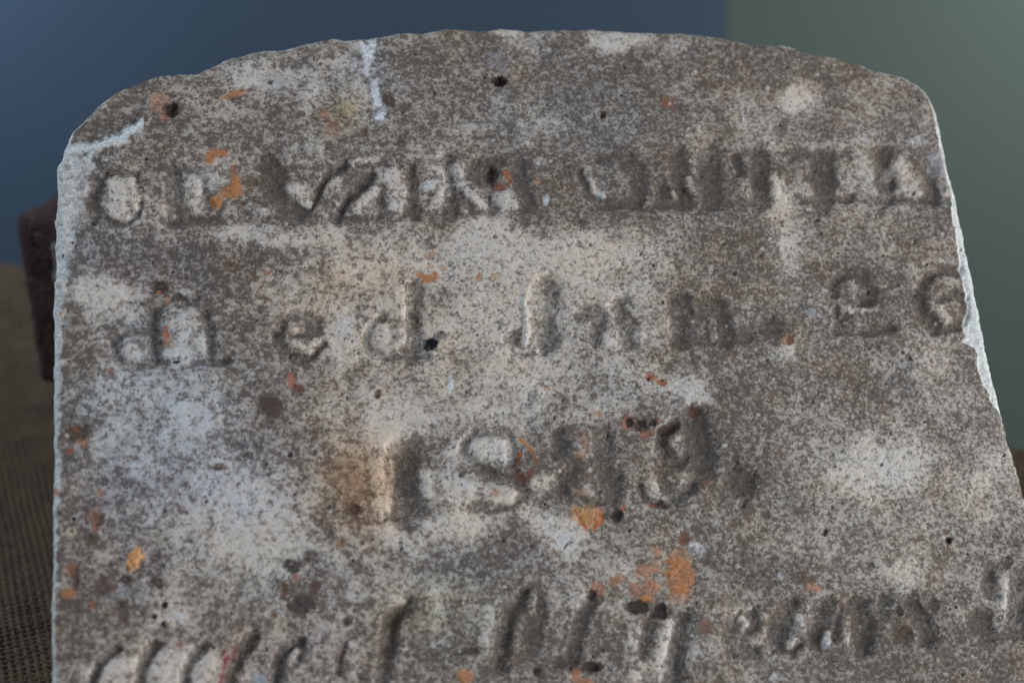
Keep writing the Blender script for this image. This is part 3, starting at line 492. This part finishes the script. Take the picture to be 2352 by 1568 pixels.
def make_stone():
    root = empty('gravestone', tuple(P0)); root.rotation_mode = 'QUATERNION'
    root.rotation_quaternion = Matrix(np.stack([RT, UP, NM], 1).tolist()).to_quaternion()
    tag(root, 'small weathered white marble gravestone with worn engraved letters, leaning back against bricks on burlap', 'gravestone')
    # outline in stone coordinates, resampled
    ou, ov = px2uv([p[0] for p in OUT], [p[1] for p in OUT])
    def vb(u): return (TABLE_Z + .002 + THICK * NM[2] - P0[2] - u * RT[2]) / UP[2]
    # lower ends follow the side lines to the bottom edge
    du = (ou[0] - ou[6]) / (ov[0] - ov[6]); ul = ou[0] + du * (vb(ou[0]) - ov[0])
    du2 = (ou[-1] - ou[-12]) / (ov[-1] - ov[-12]); ur = ou[-1] + du2 * (vb(ou[-1]) - ov[-1])
    ou = np.concatenate([[ul], ou, [ur]]); ov = np.concatenate([[vb(ul)], ov, [vb(ur)]])
    seg = np.hypot(np.diff(ou), np.diff(ov)); s = np.concatenate([[0], np.cumsum(seg)])
    ss = np.arange(0, s[-1], .0006); bu = np.interp(ss, s, ou); bv = np.interp(ss, s, ov)
    ker = np.hanning(9); ker /= ker.sum(); pb = np.pad(bu, 4, mode='edge'); bu = np.convolve(pb, ker, 'valid'); pb = np.pad(bv, 4, mode='edge'); bv = np.convolve(pb, ker, 'valid')
    # the bottom edge
    nb = int((ur - ul) / .0006); xb = np.linspace(bu[-1], bu[0], nb)[1:-1]
    bu = np.concatenate([bu, xb]); bv = np.concatenate([bv, vb(xb)])
    tx = np.roll(bu, -1) - np.roll(bu, 1); ty = np.roll(bv, -1) - np.roll(bv, 1); L = np.hypot(tx, ty); nx, ny = -ty / L, tx / L
    m = ss.size; ar = np.sum(bu * np.roll(bv, -1) - np.roll(bu, -1) * bv)
    if ar > 0: nx, ny = -nx, -ny                                # outward
    kn = np.hanning(7); kn /= kn.sum()
    nx = np.convolve(np.pad(nx, 3, mode='wrap'), kn, 'valid'); ny = np.convolve(np.pad(ny, 3, mode='wrap'), kn, 'valid'); L = np.hypot(nx, ny); nx /= L; ny /= L
    jit = fbm(bu, bv, .006, 90, 3) * .0011 + fbm(bu, bv, .0014, 93, 2) * .0005
    bu = bu + nx * jit; bv = bv + ny * jit
    # grid: fine over the face, widening down the sides
    def axis(lo, hi, h, ext):
        core = np.arange(lo, hi, h); e = []; st = h; x = 0
        while x < ext: st = min(st * 1.12, .0022); x += st; e.append(x)
        e = np.array(e); return np.concatenate([lo - e[::-1], core, core[-1] + e])
    EXT = THICK + .004
    H = .00040
    gu = axis(bu.min() - .001, bu.max() + .001, H, EXT)
    gv = axis(max(bv.min(), -.128), bv.max() + .001, H, EXT)
    U, V = np.meshgrid(gu, gv, indexing='ij')
    # signed distance to the outline: coarse search, then refine
    st = 6
    cu = gu[::st]; cv = gv[::st]
    CU_, CV_ = np.meshgrid(cu, cv, indexing='ij')
    near = np.zeros(CU_.shape, np.int64); sub = np.arange(0, bu.size, 5)
    for i in range(CU_.shape[0]):
        d2 = (CU_[i][:, None] - bu[sub][None]) ** 2 + (CV_[i][:, None] - bv[sub][None]) ** 2
        near[i] = sub[np.argmin(d2, 1)]
    iu = np.minimum(np.rint(np.arange(gu.size) / st).astype(int), cu.size - 1); iv = np.minimum(np.rint(np.arange(gv.size) / st).astype(int), cv.size - 1)
    nr = near[iu][:, iv]
    bd = (U - bu[nr]) ** 2 + (V - bv[nr]) ** 2; bi = nr.copy()
    for o_ in range(-14, 15):
        j = (nr + o_) % bu.size; d2 = (U - bu[j]) ** 2 + (V - bv[j]) ** 2
        k_ = d2 < bd; bd[k_] = d2[k_]; bi[k_] = j[k_]
    # inside test by parity along u (outline as a function: rows)
    d = np.sqrt(bd); dot = (U - bu[bi]) * nx[bi] + (V - bv[bi]) * ny[bi]
    poly = list(zip(bu[::4], bv[::4])); ins = np.zeros(U.shape, bool)
    far = d > .0015
    ins[far] = inpoly(U[far], V[far], poly); ins[~far] = dot[~far] < 0
    # use the tangent plane distance close to the curve: smooth
    sd = np.where(ins, -d, d); nearb = d < .0012; sd[nearb] = dot[nearb]
    R = .0024 + .0016 * (fbm(bu, bv, .02, 12, 3) + .3)
    r = R[bi]
    # rounded rim
    s_ = sd + r
    off = np.where(s_ < 0, 0, np.where(s_ < r * math.pi / 2, -r + r * np.sin(np.clip(s_ / r, 0, 1.5708)), 0.0))
    dep = np.where(s_ < 0, 0, np.where(s_ < r * math.pi / 2, r - r * np.cos(np.clip(s_ / r, 0, 1.5708)), r + s_ - r * math.pi / 2))
    rim = s_ > 0
    X = np.where(rim, bu[bi] + nx[bi] * off, U); Y = np.where(rim, bv[bi] + ny[bi] * off, V)
    PXs, PYs, ppm = uv2px(X, Y)
    Z = -np.minimum(dep, THICK)
    edge_px = -sd * ppm                                        # distance in from the rim, grid px
    # --- relief and colour layers
    wx = PXs + fbm(PXs, PYs, 26, 200, 3) * 16 + fbm(PXs, PYs, 7, 210, 2) * 5
    wy = PYs + fbm(PXs, PYs, 26, 220, 3) * 16 + fbm(PXs, PYs, 7, 230, 2) * 5
    relief = fbm(PXs, PYs, 260, 50, 3) * 1.6 + fbm(PXs, PYs, 60, 60, 3) * .9 + fbm(PXs, PYs, 14, 70, 3) * .42 + fbm(PXs, PYs, 5, 75, 2) * .16
    tone = np.full(U.shape, .365) + fbm(PXs, PYs, 150, 300, 3) * .34 + fbm(PXs, PYs, 46, 310, 4) * .62
    tint = np.ones(U.shape + (3,)) * np.array([1.01, .975, .962]); stain = np.zeros(U.shape + (4,))
    hue = fbm(PXs, PYs, 70, 330, 3)[..., None]; tint *= 1 + hue * np.array([.11, .0, -.14])
    ids = np.zeros(U.shape, np.int32); parts = []
    def sl(x0, y0, x1, y1):
        u_, v_ = px2uv([x0, x1, x0, x1], [y0, y0, y1, y1])
        a0, a1 = np.searchsorted(gu, [u_.min(), u_.max()]); b0, b1 = np.searchsorted(gv, [v_.min(), v_.max()])
        return slice(max(a0 - 2, 0), a1 + 2), slice(max(b0 - 2, 0), b1 + 2)
    vx = PXs + fbm(PXs, PYs, 70, 240, 5, .7) * 110; vy = PYs + fbm(PXs, PYs, 70, 250, 5, .7) * 110
    for x, y, rx, ry, amt in TONE:
        q = sl(x - 2.2 * rx, y - 2.2 * ry, x + 2.2 * rx, y + 2.2 * ry)
        big = min(1, min(rx, ry) / 60); e2 = ((vx[q] * big + wx[q] * (1 - big) - x) / rx) ** 2 + ((vy[q] * big + wy[q] * (1 - big) - y) / ry) ** 2; tone[q] += (amt * 1.55 if amt > 0 else amt * .8) * np.exp(-e2 ** 1.3 * .8)
    for x, y, rx, ry, cc, amt in TINT:
        q = sl(x - 2.2 * rx, y - 2.2 * ry, x + 2.2 * rx, y + 2.2 * ry)
        e2 = ((wx[q] - x) / rx) ** 2 + ((wy[q] - y) / ry) ** 2
        tint[q] *= 1 + (np.array(cc) - 1) * (amt * np.exp(-e2 * .8))[..., None]
    # letters: worn V cuts holding dark dirt
    cut = np.zeros(U.shape); gm = np.zeros(U.shape)
    for ch, strokes in LET:
        parts.append(('engraved_letter', ch)); pid = len(parts)
        for pts, wd, dp in strokes:
            xs = [p[0] for p in pts]; ys = [p[1] for p in pts]; q = sl(min(xs) - wd - 14, min(ys) - wd - 14, max(xs) + wd + 14, max(ys) + wd + 14)
            jx = PXs[q] * .55 + wx[q] * .45; jy = PYs[q] * .55 + wy[q] * .45
            dd = seg_dist(jx, jy, pts) + (fbm(PXs[q], PYs[q], 30, 601, 2) * .38 + fbm(PXs[q], PYs[q], 9, 605, 2) * .22) * min(wd, 34); hw = wd / 2 * 1.5 + 5.5
            t = np.clip(1 - dd / hw, 0, 1); t = np.where(t > 0, np.minimum(t, 1), 0); prof = .55 * sstep(0, .62, t) + .45 * t
            c_ = prof * dp * 1.2
            gm[q] = np.maximum(gm[q], sstep(.12, .5, t) * min(1, .45 + .4 * dp))
            old = cut[q]; cut[q] = np.maximum(old, c_)
            sel = (t > .30) & (ids[q] == 0); tmp = ids[q]; tmp[sel] = pid; ids[q] = tmp
            tone[q] -= np.minimum(.34, .16 + .12 * dp) * sstep(.05, .5, t) * (1 - sstep(.1, .5, old))
    for grid_, pts, wd, am in CLEAN_LIT:
        pp = sv(*grid_, pts); xs = [p[0] for p in pp]; ys = [p[1] for p in pp]; wd = wd * grid_[2]; q = sl(min(xs) - wd * 1.5 - 8, min(ys) - wd * 1.5 - 8, max(xs) + wd * 1.5 + 8, max(ys) + wd * 1.5 + 8)
        dd = seg_dist(wx[q] * .7 + PXs[q] * .3, wy[q] * .7 + PYs[q] * .3, pp); m_ = sstep(1.25, .35, dd / (wd * .62 + 1.5))
        tone[q] += am * .85 * m_; relief[q] += .35 * m_; gm[q] *= 1 - .8 * m_; cut[q] *= 1 - .35 * m_
    for pts, wd, dp in OTHER:
        dd = seg_dist(PXs * .6 + wx * .4, PYs * .6 + wy * .4, pts); t = np.clip(1 - dd / wd, 0, 1); cut = np.maximum(cut, t * dp); tone -= .14 * sstep(0, .7, t)
    relief -= cut
    tone = .16 + .80 * (1 / (1 + np.exp(-(tone - .5) * 5.2)))
    tone -= .10 * gm * (1.0 + 1.2 * fbm(PXs, PYs, 34, 555, 3))
    # dirt sits low, knocked high spots are clean
    gd = sstep(.05, .75, gm + fbm(PXs, PYs, 22, 571, 3) * .9) * (gm > .02)
    GD = gd
    # white streak running down from the top edge
    sd_ = seg_dist(wx, wy, [(852, 70), (848, 140), (862, 200), (868, 235), (872, 270)]); sd_ = np.minimum(sd_, 4 + seg_dist(wx, wy, [(836, 100), (838, 150), (850, 190)])); st1 = sstep(20, 3, sd_) * np.clip(.55 + 1.9 * fbm(PXs, PYs, 15, 404, 3), 0, 1) * .8
    def over(q, col, al):
        A = stain[q]; a0 = A[..., 3]; k_ = np.clip(al, 0, 1.25); w_ = np.clip(k_, 0, 1) / np.maximum(np.clip(k_, 0, 1) + a0 * (1 - np.clip(k_, 0, 1)), 1e-6)
        A[..., :3] = A[..., :3] * (1 - w_[..., None]) + np.array(col) * w_[..., None]; A[..., 3] = np.maximum(a0 * (1 - np.clip(k_, 0, 1)) + k_, 0); stain[q] = A
    full = (slice(None), slice(None))
    over(full, (.118, .105, .095), GD * (.38 + .5 * fbm(PXs, PYs, 60, 577, 2)))
    over(full, (.80, .87, .96), st1 * 1.7)
    # flaked corner, upper left
    lip = [(110, 374), (134, 366), (160, 346), (188, 339), (214, 338), (238, 333), (262, 322), (283, 318), (296, 303), (320, 290), (335, 250), (342, 215), (345, 150)]
    reg = inpoly(wx * .4 + PXs * .6, wy * .4 + PYs * .6, lip + [(60, 60), (40, 374)])
    ld = seg_dist(wx * .4 + PXs * .6, wy * .4 + PYs * .6, lip); sdl = np.where(reg, ld, -ld)
    fade = sstep(150, 300, PYs) * .85 + .15
    relief -= 1.5 * fade * sstep(-8, 14, sdl)
    relief += .5 * np.exp(-((sdl + 8) / 9) ** 2) * fade
    lipw = np.exp(-((sdl - 1) / 12) ** 2) * np.where(PXs < 330, 1, 0) * sstep(255, 300, PYs)
    over(full, (.80, .85, .88), lipw * 2.0 * (.75 + .6 * fbm(PXs, PYs, 20, 420, 2)))
    tone -= .08 * sstep(0, 10, sdl)
    li2 = seg_dist(wx * .4 + PXs * .6, wy * .4 + PYs * .6, [(196, 368), (214, 352), (240, 336), (262, 325)]); relief += .8 * np.exp(-(li2 / 7) ** 2); over(full, (.66, .71, .74), np.exp(-(li2 / 6) ** 2) * .9)
    # edges: bare white marble
    lw = np.interp(PYs, [300, 345, 370, 430, 540, 620, 800, 1000, 1568], [0, 10, 56, 50, 32, 22, 16, 10, 8])
    la = sstep(1.25, .55, (edge_px + fbm(PXs, PYs, 16, 430, 4) * 26) / np.maximum(lw * 1.35, .5)) * (PXs < 600)
    over(full, (.68, .72, .74), la * (1.0 + .9 * fbm(PXs, PYs, 13, 437, 3)))
    relief -= la * .5 * (PYs < 640)
    rw = np.interp(PYs, [150, 190, 330, 450, 490, 550, 650, 700, 740, 785, 800, 840, 884, 922, 960, 1100], [3, 5, 8, 8, 14, 14, 19, 15, 28, 33, 17, 21, 19, 14, 2, 1])
    ra = sstep(1.15, .85, (edge_px + fbm(PXs, PYs, 12, 440, 3) * 9) / (rw * 1.55 + 2)) * (PXs > 1900) * (PYs > 150)
    over(full, (.84, .89, .90), ra * 1.4)
    relief -= ra * .9
    ta = sstep(8, 2, edge_px + fbm(PXs, PYs, 50, 450, 3) * 40) * (PYs < 200) * (PXs > 350)
    over(full, (.55, .56, .55), ta * .45)
    # the sides of the slab
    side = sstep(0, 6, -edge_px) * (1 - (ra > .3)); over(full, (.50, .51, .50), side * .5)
    ids[(ra > .5)] = len(parts) + 1; parts.append(('white_chip', 'fresh white chipped right edge'))
    ids[(la > .5) & (ids == 0)] = len(parts) + 1; parts.append(('white_chip', 'worn white left edge'))
    # spots
    for x, y, rx, ry, rot, col, al, dp, nm in SPOT:
        rr = max(rx, ry) * 1.9 + 6; q = sl(x - rr, y - rr, x + rr, y + rr)
        amp = min(1.0, .35 + max(rx, ry) / 60)
        gx = PXs[q] + (wx[q] - PXs[q]) * amp * .8 - x; gy = PYs[q] + (wy[q] - PYs[q]) * amp * .8 - y; a_ = math.radians(-rot)
        lx = gx * math.cos(a_) - gy * math.sin(a_); ly = gx * math.sin(a_) + gy * math.cos(a_)
        dd = np.sqrt((lx / rx) ** 2 + (ly / ry) ** 2) + fbm(PXs[q], PYs[q], 9, 500, 3) * .75
        g_ = np.mean(col); dk = g_ < .12; m_ = sstep(1.30 if dk else 1.36, .66 if dk else .62, dd); over(q, np.array(col) * .85 + g_ * .15, m_ * al * (1.12 if dk else .95))
        relief[q] -= dp * sstep(1.15, .35, dd)
        if dp < -.05: relief[q] += m_ * fbm(PXs[q], PYs[q], 7, 520, 3) * .5 * min(1, -dp * 3)
        if nm and max(rx, ry) >= 7:
            sel = m_ > .45
            if sel.sum() > 12: parts.append((nm, '')); tmp = ids[q]; tmp[sel] = len(parts); ids[q] = tmp
    for ring, col, wd in (([(1195, 1007), (1215, 1027), (1227, 1050), (1232, 1058)], OR, 4), ([(1188, 1066), (1196, 1036)], RU, 4), ([(1232, 1058), (1218, 1090), (1200, 1104), (1190, 1086)], (.2, .1, .07), 8), ([(1378, 1165), (1384, 1192), (1366, 1212)], (.62, .17, .07), 4), ([(1322, 1172), (1335, 1200), (1350, 1218)], (.55, .17, .08), 3)):
        dd = seg_dist(wx * .5 + PXs * .5, wy * .5 + PYs * .5, ring); over(full, col, np.exp(-(dd / wd) ** 2) * .95)
    for ring, wd, al_ in CRIMSON:
        dd = seg_dist(wx, wy, ring); over(full, (.27, .045, .07), np.exp(-(dd / wd) ** 2) * al_)
    # scattered small scars, pores and crusts
    g2 = np.random.default_rng(5)
    for i in range(620):
        x = g2.uniform(140, 2340); y = g2.uniform(90, 1560); k_ = g2.random()
        if k_ < .42: col, al, dp, rs = (.62, .62, .60), .8, -.12, g2.uniform(2.5, 6)
        elif k_ < .80: col, al, dp, rs = (.075, .065, .06), .75, .45, g2.uniform(2, 5)
        elif k_ < .88: col, al, dp, rs = (.26, .14, .09), .6, .1, g2.uniform(3, 6)
        else: col, al, dp, rs = (.09, .08, .074), .5, .3, g2.uniform(6, 15)
        if x < 800 and y > 1000: rs *= 1.3
        q = sl(x - rs * 2, y - rs * 2, x + rs * 2, y + rs * 2)
        dd = np.hypot(PXs[q] - x, (PYs[q] - y) * g2.uniform(.8, 1.4)) / rs + fbm(PXs[q], PYs[q], 6, 540, 2) * 1.1
        m_ = sstep(1.2, .5, dd); over(q, col, m_ * al); relief[q] -= dp * m_
    fadeside = sstep(.012, .0, dep)
    nrm_off = relief * .001 * (.35 + .65 * fadeside)
    rim_off = np.clip(relief, -.5, .5) * .0006
    # push along the local surface direction (face normal, turning outward at the rim)
    ang = np.clip(s_ / r, 0, 1.5708); Xo = X + nx[bi] * np.sin(ang) * rim_off * rim; Yo = Y + ny[bi] * np.sin(ang) * rim_off * rim
    Zo = Z + nrm_off * np.where(rim, np.cos(ang), 1)
    verts = np.stack([Xo, Yo, Zo], -1)
    # normals for the whole skin, kept where it is split into parts
    du_ = np.gradient(verts, axis=0); dv_ = np.gradient(verts, axis=1); N_ = np.cross(du_, dv_); N_ /= np.maximum(np.linalg.norm(N_, axis=-1, keepdims=True), 1e-12)
    nu, nv = U.shape
    i, j = np.meshgrid(np.arange(nu - 1), np.arange(nv - 1), indexing='ij')
    keep = np.minimum(np.minimum(dep[:-1, :-1], dep[1:, :-1]), np.minimum(dep[:-1, 1:], dep[1:, 1:])) < THICK
    i = i[keep]; j = j[keep]
    Q = np.stack([i * nv + j, (i + 1) * nv + j, (i + 1) * nv + j + 1, i * nv + j + 1], -1)
    fid = ids[i, j]
    vv = verts.reshape(-1, 3); nn = N_.reshape(-1, 3); tn = tone.ravel(); tt_ = np.concatenate([tint.reshape(-1, 3), np.ones((vv.shape[0], 1))], 1); sn = stain.reshape(-1, 4)
    deg = np.linalg.norm(nn, axis=1) < .5; nn[deg] = (0, 0, 1)
    def emit(name, q, custom=True):
        used = np.unique(q); rm = np.zeros(vv.shape[0], np.int32); rm[used] = np.arange(used.size)
        return mesh_np(name, vv[used], rm[q], M_STONE, root, True, {'tone': ('FLOAT', tn[used]), 'tint': ('FLOAT_COLOR', tt_[used]), 'stain': ('FLOAT_COLOR', sn[used])}, nn[used] if custom else None)
    emit('slab', Q[fid == 0])
    order = np.argsort(fid, kind='stable'); fs = fid[order]
    names = {'full_stop': 'full stop', 'comma': 'comma'}
    for pid in range(1, len(parts) + 1):
        a0, a1 = np.searchsorted(fs, [pid, pid + 1])
        if a1 - a0 < 10: continue
        o = emit(parts[pid - 1][0], Q[order[a0:a1]]); lb = parts[pid - 1][1]
        if parts[pid - 1][0] == 'engraved_letter': o['label'] = 'worn engraved ' + (names.get(lb) or ('figure ' + lb if lb.isdigit() else ('capital ' if lb.isupper() else 'small letter ') + lb))
        elif lb: o['label'] = lb
    # rough back of the slab
    import bmesh
    bm = bmesh.new(); vs = [bm.verts.new((bu[k_], bv[k_], -THICK + .0003)) for k_ in range(0, bu.size, 6)]; bm.faces.new(vs[::-1])
    me = bpy.data.meshes.new('back_face'); bm.to_mesh(me); bm.free()
    for an, ty, val in (('tone', 'FLOAT', .5), ):
        at = me.attributes.new(an, ty, 'POINT'); at.data.foreach_set('value', np.full(len(me.vertices), val, np.float32))
    at = me.attributes.new('tint', 'FLOAT_COLOR', 'POINT'); at.data.foreach_set('color', np.ones(len(me.vertices) * 4, np.float32))
    me.materials.append(M_STONE); o = bpy.data.objects.new('back_face', me); C.objects.link(o); o.parent = root
    print('stone verts', vv.shape[0], 'faces', len(Q), 'parts', len(parts))
make_stone()
